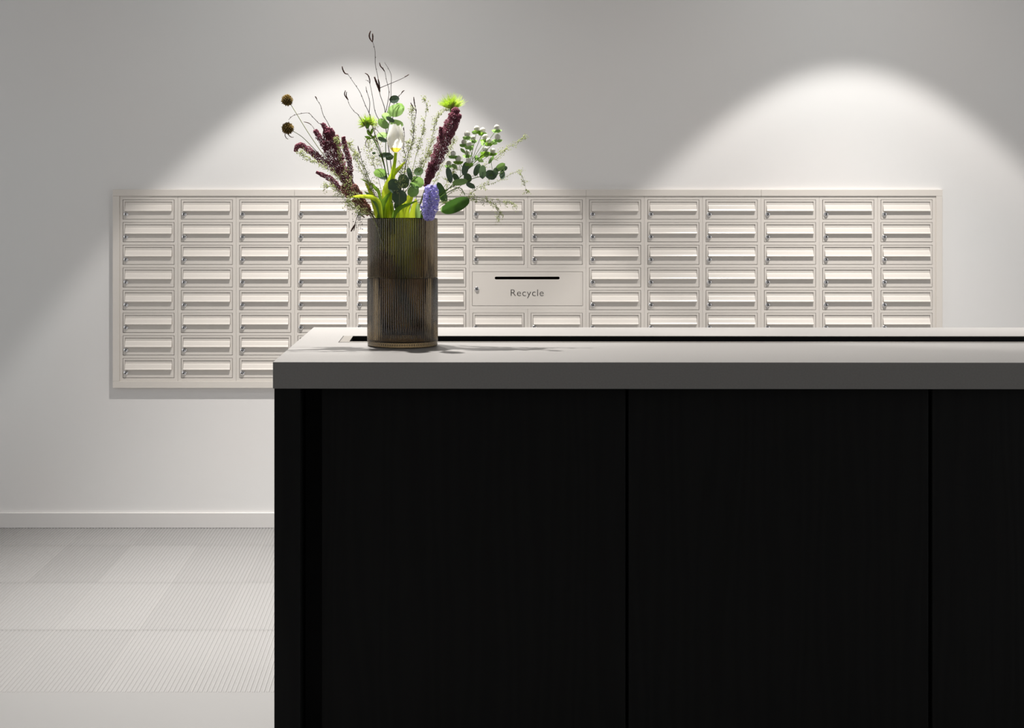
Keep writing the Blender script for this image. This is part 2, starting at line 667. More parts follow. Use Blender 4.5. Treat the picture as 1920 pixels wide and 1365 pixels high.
lock_mb(X(893.8), Z(541.6), YF - 0.001).build('lock', [M['chrome'], M['keyhole']], rdoor, rc)
cu = bpy.data.curves.new('lettering', 'FONT')
cu.body = 'Recycle'
cu.size = 1.0
cu.space_character = 1.07
cu.offset = -0.017
cu.extrude = 0.002
to = bpy.data.objects.new('lettering_source', cu)
C.objects.link(to)
bpy.context.view_layer.update()
dg = bpy.context.evaluated_depsgraph_get()
me = bpy.data.meshes.new_from_object(to.evaluated_get(dg))
bpy.data.objects.remove(to)
xs = [v_.co.x for v_ in me.vertices]
ys = [v_.co.y for v_ in me.vertices]
capH = 0.729
tx0, tx1 = X(957.8), X(1019.2)
sx = (tx1 - tx0) / (max(xs) - min(xs))
sz = (Z(542.8) - Z(555.0)) / max(ys)
xm = min(xs)
for v_ in me.vertices:
    x, y, z = v_.co
    v_.co = Vector((tx0 + (x - xm) * sx, YF - 0.0011 - (z + 0.002) * 0.15, Z(555.0) + y * sz)) - rc
me.materials.clear()
me.materials.append(M['ink'])
me.name = 'lettering'
to = bpy.data.objects.new('lettering', me)
to['label'] = 'thin dark lettering that reads Recycle'
C.objects.link(to)
to.parent = rdoor

# ------------------------------------------------------------------ surround of the mailbox wall
sc0 = Vector((X((OUT[0] + OUT[1]) / 2), YF, Z(OUT[3])))
e = empty('mailbox_surround', sc0, 'cream metal surround framing the whole block of mailboxes on the white wall', 'frame')
ys0, ys1 = YF - 0.004, WALL
ix0, ix1, iy0, iy1 = CX0, CX0 + 14 * PX, 367.7, 714.8
seams = [CX0] + [CX0 + PX * q for q in (3, 6, 8, 11)] + [CX0 + 14 * PX]
for i in range(5):
    a, c_ = seams[i], seams[i + 1]
    a = OUT[0] if i == 0 else a
    c_ = OUT[1] if i == 4 else c_
    for nm, za, zb in (('top_rail', iy0, OUT[2]), ('bottom_rail', OUT[3], iy1)):
        b = MB()
        b.box(X(a) + (0 if i == 0 else 0.0005), X(c_) - (0 if i == 4 else 0.0005), ys0, ys1, Z(za) + 0.0004, Z(zb) - 0.0004)
        b.build(nm, M['box'], e, sc0, bevel=0.0008)
for a, c_ in ((OUT[0], ix0), (ix1, OUT[1])):
    b = MB()
    b.box(X(a), X(c_) - 0.0004, ys0, ys1, Z(iy1), Z(iy0))
    b.build('side_rail', M['box'], e, sc0, bevel=0.0008)

# ------------------------------------------------------------------ reception desk
DT = 1.12                      # height of the worktop
DFR, DBK = 2.961, 4.074        # front and back edge, distance from the camera
DX0 = wx(511.5, DFR)
LEN = 2.75
TH = 0.065
org = Vector((DX0, DFR, 0))
ANG = R(-0.42)


def L(px, D):                  # desk-local x of a point seen at px
    return wx(px, D) - DX0


ct = empty('countertop', (DX0, DFR, DT), 'grey composite worktop with a long black cable slot, under the vase', 'countertop')
ct.rotation_euler = (0, 0, ANG)
dep = DBK - DFR
sl0, sy0_, sy1_ = L(632.0, 3.51), 3.498 - DFR, 3.735 - DFR
b = MB()
O = [(0, 0), (LEN, 0), (LEN, dep), (0, dep)]
I = [(sl0, sy0_), (LEN - 0.3, sy0_), (LEN - 0.3, sy1_), (sl0, sy1_)]
vs = [(x, y, z) for z in (0, -TH) for (x, y) in O] + [(x, y, z) for z in (0, -TH) for (x, y) in I]
fs = []
for i in range(4):
    j = (i + 1) % 4
    fs += [(i, j, 8 + j, 8 + i), (4 + j, 4 + i, 12 + i, 12 + j), (j, i, 4 + i, 4 + j), (8 + i, 8 + j, 12 + j, 12 + i)]
b.add(vs, fs, 0, False)
b.build('worktop_slab', M['top'], ct, bevel=0.0012)
fr = MB()
e0 = 0.017
za, zb = -0.0012, -0.0001
ox0_, ox1_, oy0_, oy1_ = sl0 + 0.001, LEN - 0.302, sy0_ + e0, sy1_ - 0.001
wf = 0.020
lw = 0.030
O = [(sl0 + 0.002, oy0_), (ox1_, oy0_), (ox1_, oy1_), (sl0 + 0.002, oy1_)]
I = [(sl0 + lw, oy0_ + wf), (ox1_ - 0.03, oy0_ + wf), (ox1_ - 0.03, oy1_ - 0.004), (sl0 + lw, oy1_ - 0.004)]
vs = [(x, y, z) for z in (zb, za) for (x, y) in O] + [(x, y, z) for z in (zb, za) for (x, y) in I]
fr.add(vs, fs, 0, False)
f_ = fr.build('cable_slot_frame', M['frame'], ct, bevel=0.0006)
f_['label'] = 'thin metal rim of the cable slot'
b = MB()
b.box(sl0 + 0.0005, LEN - 0.3, sy0_, sy1_, -TH, -TH + 0.004)
b.box(sl0 + 0.0005, LEN - 0.3, sy1_ - 0.003, sy1_ - 0.0005, -TH + 0.004, -0.003)
b.box(sl0 + 0.0005, LEN - 0.3, sy0_ + 0.0005, sy0_ + e0 - 0.0004, -TH + 0.004, -0.0011)
b.box(sl0 + 0.0005, LEN - 0.3, sy0_ + e0 + 0.001, sy0_ + e0 + wf - 0.001, -0.010, -0.0013)
b.box(sl0 + 0.0005, sl0 + 0.028, sy0_ + e0 + 0.001, sy1_ - 0.004, -TH + 0.004, -0.0013)
q = b.build('cable_trough', M['blackmetal'], ct)
q['label'] = 'black lining of the cable slot'

dk = empty('reception_desk', org, 'black stained oak reception desk with recessed front panels under the grey worktop', 'desk')
dk.rotation_euler = (0, 0, ANG)
H = DT - TH
b = MB()
ex1 = L(563.0, 2.966)
b.box(0.003, ex1, 0.004, dep - 0.004, 0, H - 0.0005)
b.build('end_panel', M['oak'], dk, bevel=0.0012)
b = MB()
b.box(ex1 + 0.0005, LEN - 0.02, 0.135, dep - 0.02, 0.08, H - 0.0005)
b.box(ex1 + 0.0005, LEN - 0.02, 0.16, dep - 0.05, 0.0, 0.08)
b.build('carcass', M['blackmetal'], dk)
rec = 0.035
edges = [(603.5, 1171.8), (1177.8, 1737.0), (1744.5, 2300.0), (2307, 2860)]
for (a, c_) in edges:
    xa, xb = L(a, DFR + rec), min(L(c_, DFR + rec), LEN - 0.02)
    if xa > LEN:
        continue
    b = MB()
    b.box(xa, xb, rec, rec + 0.02, 0.085, H - 0.0005)
    b.box(xa + 0.05, xb - 0.05, rec + 0.02, 0.1345, 0.2, H - 0.1)
    b.build('front_panel', M['oak'], dk, bevel=0.0012)

# ------------------------------------------------------------------ vase
VD = 3.40
VC = Vector((wx(754.8, VD), VD, DT))
VR = 66.3 * VD / F
VTOP = wz(409.3, VD)
VH = VTOP - DT
FS = 10
SEG = 92 * FS


def flute_ring(r, amp, z):
    out = []
    for i in range(SEG):
        ph = (i % FS) / FS
        rr_ = r - amp + amp * abs(math.sin(math.pi * ph)) ** 0.6
        a = 2 * math.pi * i / SEG
        out.append((VC.x + rr_ * math.cos(a), VC.y + rr_ * math.sin(a), z))
    return out


b = MB()
amp = 0.0024
ZG = wz(520.0, VD)            # the thin groove round the middle of the glass
z0 = DT + 0.0003
rings = [flute_ring(VR - 0.008, 0, z0), flute_ring(VR - 0.003, 0.0004, z0 + 0.001), flute_ring(VR - 0.0008, 0.0010, z0 + 0.004),
         flute_ring(VR - 0.0016, 0.0008, z0 + 0.009), flute_ring(VR, amp, z0 + 0.014),
         flute_ring(VR, amp, ZG - 0.0016), flute_ring(VR - 0.0010, amp * 0.7, ZG - 0.0004), flute_ring(VR - 0.0032, 0.0, ZG), flute_ring(VR - 0.0032, 0.0, ZG + 0.0006),
         flute_ring(VR - 0.0012, amp * 0.7, ZG + 0.0010), flute_ring(VR - 0.0007, amp, ZG + 0.0020),
         flute_ring(VR - 0.0007, amp, VTOP - 0.004), flute_ring(VR - 0.0010, amp * 0.8, VTOP - 0.001),
         flute_ring(VR - 0.0022, 0, VTOP), flute_ring(VR - 0.0050, 0, VTOP - 0.001), flute_ring(VR - 0.0058, 0, VTOP - 0.004),
         flute_ring(VR - 0.0058, 0, z0 + 0.020), flute_ring(VR - 0.009, 0, z0 + 0.015), flute_ring(VR - 0.014, 0, z0 + 0.014)]
vs = [p for rg in rings for p in rg]
fs = []
for i in range(len(rings) - 1):
    for j in range(SEG):
        q = (j + 1) % SEG
        fs.append((i * SEG + j, i * SEG + q, (i + 1) * SEG + q, (i + 1) * SEG + j))
fs.append(tuple(range(SEG - 1, -1, -1)))
fs.append(tuple((len(rings) - 1) * SEG + j for j in range(SEG)))
b.add(vs, fs)
vase = b.build('vase', M['glass'], None, VC)
tag(vase, 'tall fluted smoke brown glass vase standing on the grey worktop', 'vase')
WL = wz(521.5, VD)
b = MB()
ri = VR - 0.0066
b.lathe([(ri - 0.008, z0 + 0.0148 - DT), (ri - 0.002, z0 + 0.0170 - DT), (ri, z0 + 0.021 - DT), (ri, WL - DT - 0.001), (ri + 0.0004, WL - DT), (ri - 0.002, WL - DT - 0.0006), (1e-6, WL - DT - 0.0006)], 96, VC)
wt_ = b.build('water', M['water'], None, VC)
tag(wt_, 'clear water filling the lower half of the brown glass vase', 'water', kind='stuff')

# ------------------------------------------------------------------ bouquet
rng = random.Random(11)
PM = {
    'twig': pbr('twig_bark', (0.050, 0.028, 0.022), 0.6, spec=0.3),
    'catkin': pbr('catkin_brown', (0.085, 0.040, 0.028), 0.7, spec=0.2, noise=0.4, scale=300),
    'stem': plant('green_stem', (0.12, 0.24, 0.03), 0.25, (0.45, 0.62, 0.08)),
    'drystem': pbr('dry_stem', (0.19, 0.20, 0.07), 0.6, spec=0.2),
    'seed': plant('dry_seed_head', (0.24, 0.17, 0.055), 0.25, (0.5, 0.36, 0.12), noise=0.5, scale=160, spec=0.1),
    'amaranth': plant('burgundy_amaranth', (0.36, 0.12, 0.17), 0.25, (0.45, 0.10, 0.15), noise=0.5, scale=130, spec=0.2),
    'amaranth_dusty': plant('dusty_rose_amaranth', (0.50, 0.24, 0.20), 0.25, (0.45, 0.16, 0.12), noise=0.5, scale=130, spec=0.2),
    'lime': plant('lime_filament', (0.60, 0.74, 0.16), 0.5, (0.85, 1.0, 0.28), spec=0.2),
    'calyx': plant('calyx_green', (0.20, 0.36, 0.05), 0.4, (0.30, 0.55, 0.05)),
    'euc': plant('eucalyptus_leaf', (0.12, 0.185, 0.115), 0.42, (0.36, 0.62, 0.14), rough=0.5, noise=0.18, scale=45),
    'euc_dark': plant('eucalyptus_leaf_dark', (0.075, 0.115, 0.085), 0.16, (0.16, 0.27, 0.10), rough=0.38, noise=0.18, scale=45),
    'euc_bright': plant('eucalyptus_leaf_bright', (0.19, 0.36, 0.09), 0.55, (0.48, 0.72, 0.26), rough=0.5, noise=0.12, scale=45),
    'salal': plant('salal_leaf', (0.045, 0.095, 0.028), 0.15, (0.13, 0.36, 0.03), rough=0.32, noise=0.2, scale=40),
    'blade': plant('tulip_blade', (0.30, 0.45, 0.03), 0.6, (0.78, 0.92, 0.06), rough=0.4, noise=0.15, scale=50),
    'blade_dark': plant('tulip_blade_green', (0.10, 0.20, 0.04), 0.45, (0.30, 0.52, 0.05), rough=0.4, noise=0.2, scale=50),
    'tulip': plant('white_petal', (0.90, 0.90, 0.88), 0.45, (0.95, 0.94, 0.88), rough=0.5, noise=0.02),
    'tulip_base': plant('yellow_petal_base', (0.80, 0.62, 0.05), 0.35, (0.95, 0.80, 0.1), rough=0.5, noise=0.05),
    'berry': plant('white_berry', (0.82, 0.80, 0.70), 0.1, (0.9, 0.88, 0.75), rough=0.3, noise=0.03),
    'hyacinth': plant('lilac_floret', (0.44, 0.40, 0.80), 0.3, (0.60, 0.55, 0.95), rough=0.5, noise=0.22, scale=120),
    'bud': plant('filler_bud', (0.50, 0.55, 0.26), 0.35, (0.75, 0.82, 0.40), noise=0.4, scale=200),
    'wire': pbr('filler_stem', (0.25, 0.25, 0.13), 0.6, spec=0.2),
}


def P(px, py, dy=0.0):
    D = VD + dy
    return Vector((wx(px, D), D, wz(py, D)))


S_ = VD / F                    # metres per pixel at the vase


def spline(pts, step=6):
    pts = [Vector(p) for p in pts]
    out = []
    for i in range(len(pts) - 1):
        p0, p1, p2, p3 = pts[max(i - 1, 0)], pts[i], pts[i + 1], pts[min(i + 2, len(pts) - 1)]
        for s in range(step):
            t = s / step
            out.append(0.5 * ((2 * p1) + (p2 - p0) * t + (2 * p0 - 5 * p1 + 4 * p2 - p3) * t * t + (3 * p1 - p0 - 3 * p2 + p3) * t ** 3))
    out.append(pts[-1])
    return out


def path(pp, d0, d1, step=6):
    """pixel polyline from the tip (depth offset d0) down to the vase mouth (d1)"""
    n_ = len(pp)
    return spline([P(x, y, d0 + (d1 - d0) * i / max(1, n_ - 1)) for i, (x, y) in enumerate(pp)], step)


def inside(px, dy, foot_x, foot_dy, depth=0.30):
    """the hidden lower end of a stem: from the mouth down towards the vase bottom"""
    a = P(px, 409, dy)
    f_ = Vector((VC.x + foot_x, VC.y + foot_dy, VTOP - depth))
    return [a + (f_ - a) * t for t in (0.33, 0.66, 1.0)]


def flower(name, label, cat, px, py, group=None):
    o = P(px, py, 0)
    e = empty(name, o, label, cat, group)
    return e, o


def stem_to_base(b, pts, r0, r1, n=5, mat=0):
    m_ = len(pts)
    b.tube(pts, [r0 + (r1 - r0) * i / (m_ - 1) for i in range(m_)], n, mat)


LANES = [-0.084 + 0.0042 * i for i in range(41)]


def lane(lx, want):
    """a depth of its own for every stem in the vase, so that no two share a place"""
    dx = (lx - 754.8) * S_
    lim = math.sqrt(max(0.0, 0.0885 ** 2 - dx * dx))
    ok = [q for q in LANES if abs(q) <= lim + 0.002] or LANES
    q = min(ok, key=lambda v: abs(v - want))
    LANES.remove(q)
    return q


def full(pp, d0, d1, foot_x, foot_dy, depth=0.30, step=6):
    d1 = lane(pp[-1][0], d1)
    fl = math.sqrt(0.083 ** 2 - min(0.080, abs(d1)) ** 2)
    foot_x, foot_dy = max(-fl, min(fl, foot_x)), d1
    pts = [P(x, y, d0 + (d1 - d0) * i / max(1, len(pp) - 1)) for i, (x, y) in enumerate(pp)]
    lx = pp[-1][0]
    return spline(pts + inside(lx, d1, foot_x, foot_dy, depth), step)


def leaf_mb(b, c, rx, ry, tilt, pitch=0.0, yaw=0.0, cup=0.15, fold=0.1, point=0.0, mat=0, nu=8, nv=6):
    """oval leaf: rx along the midrib, ry half width; tilt in the view plane, pitch and yaw turn it in depth"""
    rot = Matrix.Rotation(yaw, 3, 'Z') @ Matrix.Rotation(pitch, 3, 'X') @ Matrix.Rotation(-tilt, 3, 'Y')
    vs, fs = [], []
    for i in range(nu + 1):
        u = -1 + 2 * i / nu
        half = math.sqrt(max(0, 1 - abs(u) ** 2.0)) if point == 0 else (max(0.0, 1 - abs(u) ** (2.0 if u < 0 else 2.0 - point))) ** 0.75
        half = max(half, 0.02)
        for j in range(nv + 1):
            v = -1 + 2 * j / nv
            x, z = u * rx, v * half * ry
            y = -cup * rx * (u * u) * 0.6 - fold * ry * abs(v) * half + rng.uniform(-1, 1) * 0.0002
            vs.append(Vector(c) + rot @ Vector((x, y, z)))
    for i in range(nu):
        for j in range(nv):
            a = i * (nv + 1) + j
            fs.append((a, a + nv + 1, a + nv + 2, a + 1))
    b.add(vs, fs, mat)


def blade_mb(b, pts, wmax, twist0=0.0, twist1=0.3, mat=0, prof=None, fold=0.25):
    """strap leaf along a line from base to tip"""
    m_ = len(pts)
    vs, fs = [], []
    for i, p in enumerate(pts):
        t = i / (m_ - 1)
        tan = (pts[min(i + 1, m_ - 1)] - pts[max(i - 1, 0)]).normalized()
        face = Vector((0, -1, 0))
        side = tan.cross(face)
        if side.length < 1e-4:
            side = Vector((1, 0, 0))
        side.normalize()
        nn = side.cross(tan).normalized()
        a = twist0 + (twist1 - twist0) * t
        s2 = side * math.cos(a) + nn * math.sin(a)
        n2 = nn * math.cos(a) - side * math.sin(a)
        wdt = wmax * (prof(t) if prof else (math.sin(math.pi * min(1, t * 0.9 + 0.12)) ** 0.7))
        wdt = max(wdt, 0.0003)
        for q in (-1, -0.5, 0, 0.5, 1):
            vs.append(p + s2 * (q * wdt) + n2 * (abs(q) * wdt * fold))
    for i in range(m_ - 1):
        for j in range(4):
            a = i * 5 + j
            fs.append((a, a + 1, a + 6, a + 5))
    b.add(vs, fs, mat)


# --- bare catkin twigs
def catkin(e, o, pts, r=0.0018, name='catkin'):
    b = MB()
    p = spline(pts, 5)
    m_ = len(p)
    b.tube(p, [max(0.0004, r * (math.sin(math.pi * (0.12 + 0.80 * i / (m_ - 1))) ** 0.6) * (1 + 0.12 * math.sin(i * 2.1))) for i in range(m_)], 6)
    return b.build(name, PM['catkin'], e, o)


def twig(label, main, branches, cats, d0, d1, foot, r1=0.0017, seed=0):
    tip = main[-1]
    e, o = flower('catkin_twig', label, 'twig', tip[0], tip[1], 'bare brown twigs with catkins')
    b = MB()
    pts = full(main, d0, d1, *foot)
    stem_to_base(b, pts, 0.0006, r1)
    rr = random.Random(seed)
    for i in range(4, int(len(pts) * 0.6), 5):      # small buds on the bark
        p = pts[i]
        b.octa(p + Vector((rr.uniform(-.0012, .0012), 0, 0.0006)), 0.0013, 0.0012, 0.0026)
    n_ = len(main)
    for br in branches:
        bd0 = d0 + rr.uniform(-0.02, 0.02)
        q = [P(x, y, bd0) for (x, y) in br]
        # join the branch to the main stem depth at its foot
        f_ = br[-1]
        best = min(pts, key=lambda p: (p - P(f_[0], f_[1], p.y - VD)).length)
        for i_ in range(len(q)):
            t = i_ / (len(q) - 1)
            dd = bd0 * (1 - t) + (best.y - VD) * t
            q[i_] = P(br[i_][0], br[i_][1], dd)
        q[-1] = best
        sp = spline(q, 5)
        stem_to_base(b, sp, 0.0005, 0.0011)
        for i in range(3, len(sp) - 2, 6):
            b.octa(sp[i] + Vector((rr.uniform(-.001, .001), 0, 0.0006)), 0.0012, 0.0011, 0.0024)
    b.build('stem', PM['twig'], e, o)
    for (cp, cr) in cats:
        best_d = d0
        catkin(e, o, [P(x, y, best_d) for (x, y) in cp], cr)
    return e


twig('tallest brown twig of the bouquet, a curled catkin at its very tip',
     [(698.5, 78), (703, 95), (704, 122), (709, 147), (712, 175), (721, 203), (722.6, 232), (725, 252), (733, 310), (738, 360), (745, 409)],
     [[(685.5, 150), (693, 156), (699, 184), (703, 208), (710, 223), (722.6, 236)], [(714, 124), (721, 133), (725, 152), (729.5, 173), (725, 202), (722, 214)],
      [(721, 117), (733, 139), (733, 165), (732, 190), (727, 225)], [(767, 140), (751, 148.6), (734, 162)], [(758, 169.5), (752, 176), (747, 183), (738, 215), (727, 262)]],
     [([(695, 58), (692.6, 65), (693.5, 72), (698.3, 79)], 0.0021), ([(698.5, 63), (699, 70), (698.5, 79)], 0.0020),
      ([(684.3, 137), (690, 141), (693, 149), (693.5, 157)], 0.0017), ([(702, 144), (706, 155), (709, 163), (712, 173)], 0.0030), ([(709, 148), (711, 158), (712.5, 172)], 0.0020),
      ([(711.5, 117.5), (713.5, 124), (717, 128), (721, 134)], 0.0017), ([(767, 139.5), (763, 142), (758, 145)], 0.0013), ([(758.5, 169.5), (755, 171.5), (751.5, 177)], 0.0013)],
     0.0, 0.02, (0.02, -0.03), seed=1)
twig('brown twig left of the tallest one, with hooked catkins, leaning left',
     [(652, 139), (661, 152), (675, 173), (684, 195), (693.3, 215.6), (698.6, 238), (710, 273), (720, 306), (728, 360), (735, 409)],
     [[(686, 162), (687.6, 171), (693, 190), (693.3, 213)], [(652, 187), (656, 198), (665, 210), (672, 216), (690, 245), (708, 268)]],
     [([(641.5, 124.5), (643, 131), (647, 137.5), (653, 139)], 0.0019), ([(647.8, 169.5), (646, 176), (648.5, 182), (653, 188)], 0.0016), ([(650, 172), (649.5, 180), (653, 187)], 0.0012),
      ([(686.8, 168), (688.2, 174)], 0.0012)],
     -0.03, -0.01, (0.03, 0.02), seed=2)
twig('thin brown twig rising straight above the left burgundy amaranth',
     [(592, 183), (596, 190), (601, 198), (606.7, 217), (618, 238), (640, 300), (668, 360), (696, 409)], [],
     [([(590.8, 180.5), (592.5, 183), (594.5, 186)], 0.0016)], 0.03, 0.02, (0.05, 0.01), r1=0.0013, seed=3)
twig('thin brown twig arching left between the two dry seed heads',
     [(541, 225), (548, 218), (559, 214), (578, 212), (586, 219), (597, 230.5), (606.7, 241), (650, 320), (680, 370), (702, 409)], [[(580, 231.4), (586.7, 238), (598, 256), (622, 272)]],
     [([(569.5, 228.6), (575, 229.5), (580, 231.4), (583.5, 234.5)], 0.0012)], 0.07, 0.045, (0.04, -0.03), r1=0.0013, seed=4)
twig('short brown twig with a forked tip between amaranth and upper eucalyptus',
     [(672, 276), (674, 285), (680, 306), (694, 340), (706, 375), (714, 409)], [[(677.5, 284), (675.5, 286), (674.6, 289)]],
     [([(671, 273.5), (672, 279), (674.3, 287)], 0.0014)], -0.04, -0.03, (0.02, -0.02), r1=0.0013, seed=5)
twig('slim brown twig right of the tulip with a small paired catkin on top',
     [(778, 196), (779, 202), (780, 212), (777, 232), (774, 262), (769, 279), (764, 293), (757, 340), (756, 409)], [[(772.5, 196), (775, 202), (777.8, 208)]],
     [([(775.6, 181.8), (776.6, 190), (778, 199)], 0.0016), ([(770, 192.5), (772, 197), (774, 200)], 0.0014), ([(780.3, 206), (780, 214)], 0.0012)], 0.03, 0.02, (-0.03, 0.02), r1=0.0013, seed=6)
twig('knobbly brown twig close beside the right edge of the white tulip',
     [(757, 238), (758.4, 255.5), (757, 279), (760, 294), (757, 340), (752, 409)], [[(754, 274), (757, 280), (758, 288)]], [([(756.3, 239.5), (757.2, 245)], 0.0013)], -0.02, -0.01, (-0.01, 0.03), r1=0.0013, seed=7)
# sprig hanging over the rim
e, o = flower('hanging_sprig', 'brown pointed sprig hanging over the left rim of the vase', 'twig', 694, 404)
b = MB()
hp = [P(660, 431, -0.03), P(664, 424, -0.03), P(668, 412, -0.03), P(672, 402, -0.035), P(680, 393, -0.04), P(688, 394, -0.045), P(698, 402, -0.05), P(704, 430, -0.045), P(712, 470, -0.03)]
stem_to_base(b, spline(hp, 6), 0.0007, 0.0013)
b.build('stem', PM['twig'], e, o)
catkin(e, o, [P(658, 434, -0.03), P(662, 427, -0.03), P(666, 420.5, -0.03)], 0.0024, 'pod')
catkin(e, o, [P(663.5, 433, -0.03), P(664.5, 427, -0.03), P(666, 421, -0.03)], 0.0012, 'pod')
catkin(e, o, [P(676, 402, -0.03), P(681, 406, -0.03), P(684, 408, -0.03)], 0.0018, 'pod')
b = MB()
for i in range(42):
    t = rng.random()
    b.octa(P(666 + rng.uniform(-6, 14), 396 + 34 * t, -0.03 + rng.uniform(-.01, .01)), rng.uniform(0.0009, 0.0018))
for i in range(5):
    a = P(672 + i * 3, 398, -0.03)
    b.tube([a, P(668 + i * 2.5, 412 + 4 * (i % 3), -0.03), P(665 + i * 3.5, 424 + 3 * (i % 2), -0.03)], 0.0003, 3)
q = b.build('seeds', PM['twig'], e, o)
q['kind'] = 'stuff'

# --- dry seed heads
for (hx, hy, hr, st, lab, dd) in (
        (538.5, 188, 11, [(545.5, 196.5), (557, 215), (576, 246), (599, 280), (640, 335), (672, 375), (703, 409)], 'upper of two dry brown seed heads on a thin stem at the far left', 0.055),
        (539.5, 240.5, 11.5, [(549, 245.5), (566.7, 257), (586, 276), (612, 304), (650, 345), (680, 380), (707, 409)], 'lower of two dry brown seed heads, with drooping bracts', 0.04)):
    e, o = flower('dry_seed_head', lab, 'seed head', 705, 409, 'dry round seed heads on thin stems')
    b = MB()
    stem_to_base(b, full(st, dd, 0.0, 0.04, 0.02), 0.0009, 0.0013)
    b.build('stem', PM['drystem'], e, o)
    b = MB()
    c = P(hx, hy, dd)
    b.ball(c, hr * S_ * 0.72, 12)
    N = 95
    for i in range(N):
        zc = 1 - 2 * (i + 0.5) / N
        a = i * 2.39996
        dr = Vector((math.sqrt(1 - zc * zc) * math.cos(a), math.sqrt(1 - zc * zc) * math.sin(a), zc))
        p = c + dr * hr * S_ * 0.80
        side = dr.orthogonal().normalized()
        b.tube([c + dr * hr * S_ * 0.6, p, c + dr * hr * S_ * rng.uniform(0.95, 1.12)], [0.0016, 0.0021, 0.0009], 5)
    b.build('head', PM['seed'], e, o)
    if hy > 200:
        catkin(e, o, [P(535, 249, dd - .012), P(534.5, 254, dd - .014), P(537, 259, dd - .014), P(540.5, 261, dd - .012)], 0.0011, 'bract')
        catkin(e, o, [P(537, 248, dd - .012), P(541, 253, dd - .014), P(546, 257, dd - .014), P(551, 257, dd - .012)], 0.0011, 'bract')


# --- amaranth
def plume(b, pp, rad, d, dens, mat=0, rs=0.0012, jit=0.42):
    """packed tiny florets round an axis; rad = pixel radii along pp"""
    pts = [P(x, y, d if isinstance(d, float) else d[0] + (d[1] - d[0]) * i / (len(pp) - 1)) for i, (x, y) in enumerate(pp)]
    L_ = sum((pts[i + 1] - pts[i]).length for i in range(len(pts) - 1))
    m_ = spline(pts, 8)
    a_ph = rng.random() * 6
    n_ = int(dens * 3.6 * L_ / S_)
    for i in range(n_):
        t = rng.random()
        f_ = t * (len(m_) - 1)
        i0 = min(int(f_), len(m_) - 2)
        p = m_[i0].lerp(m_[i0 + 1], f_ - i0)
        fr_ = t * (len(rad) - 1)
        j0 = min(int(fr_), len(rad) - 2)
        r = (rad[j0] + (rad[j0 + 1] - rad[j0]) * (fr_ - j0)) * S_
        r *= 1.22 + 0.16 * math.sin(t * L_ / S_ * 0.42 + a_ph)
        tan = (m_[i0 + 1] - m_[i0]).normalized()
        a = rng.random() * 6.2832
        u = tan.orthogonal().normalized()
        v = tan.cross(u)
        q = r * (rng.random() ** jit)
        c = p + (u * math.cos(a) + v * math.sin(a)) * q
        s = rs * rng.uniform(0.6, 1.25)
        b.octa(c, s, s * rng.uniform(.8, 1.2), s * rng.uniform(.8, 1.3), mat)


e, o = flower('burgundy_amaranth', 'large burgundy amaranth plume leaning left out of the vase', 'flower', 700, 405)
b = MB()
stem_to_base(b, full([(612, 262), (628, 300), (645, 330), (660, 360), (680, 388), (702, 409)], 0.0, -0.02, 0.05, 0.0), 0.0012, 0.0030)
b.build('stem', PM['drystem'], e, o)
LEFT = [
    ([(613, 240), (617, 262), (622, 285), (632, 308), (642, 325), (652, 342)], [5, 10, 13, 13, 10, 7], 0.0, 16),
    ([(604.5, 231), (609, 238), (613, 246), (619, 262)], [2, 4, 5.5, 6], 0.0, 9),
    ([(620.6, 240.5), (624, 252), (628, 268), (634, 283), (642, 300)], [2, 4, 5, 5, 5], -0.015, 8),
    ([(591, 243.5), (594, 250), (599, 258), (606, 270), (613, 282)], [3, 4.5, 5, 5, 5], -0.01, 8),
    ([(643.5, 256.6), (645, 266), (648, 280), (653, 295), (656.5, 314), (655.5, 330), (657, 345)], [2.5, 4, 4.5, 4.5, 4.5, 5, 5], -0.02, 7),
    ([(554.7, 284), (556, 276.5), (563.5, 271.5), (575, 278.6), (588, 287.4), (598.6, 296), (613, 308), (635, 323)], [2.5, 3.5, 4, 5, 5.5, 6, 6, 5], (-0.03, -0.01), 8),
    ([(593, 322.6), (606, 328.5), (622, 337), (635, 352), (651, 361)], [2, 3.5, 5, 5, 5], 0.02, 7),
    ([(631.5, 253), (633, 262), (637, 275)], [2, 3, 3], 0.01, 6),
    ([(650, 340), (657, 352), (664, 368)], [7, 8, 6], 0.0, 12),
]
for pp, rad, d, dens in LEFT:
    b = MB()
    plume(b, pp, rad, d, dens)
    q = b.build('plume', PM['amaranth'], e, o)
e2, o2 = flower('dusty_amaranth', 'dusty rose amaranth plume low at the left rim of the vase', 'flower', 700, 405)
b = MB()
stem_to_base(b, full([(660, 350), (672, 375), (688, 395), (706, 409)], -0.04, -0.04, 0.04, 0.02), 0.0012, 0.0022)
b.build('stem', PM['drystem'], e2, o2)
for pp, rad, d, dens in [([(643, 347), (648, 356), (655, 368)], [5, 7, 6], -0.03, 9), ([(662, 347), (666, 355), (672, 364), (679, 372)], [5, 6, 6, 4], -0.04, 9),
                         ([(664, 372), (672, 382), (682, 391), (692, 402)], [6, 7, 6.5, 4], -0.045, 10), ([(676, 372), (684, 382), (693, 396)], [4, 5, 4], -0.035, 8)]:
    b = MB()
    plume(b, pp, rad, d, dens, rs=0.0014)
    b.build('plume', PM['amaranth_dusty'], e2, o2)

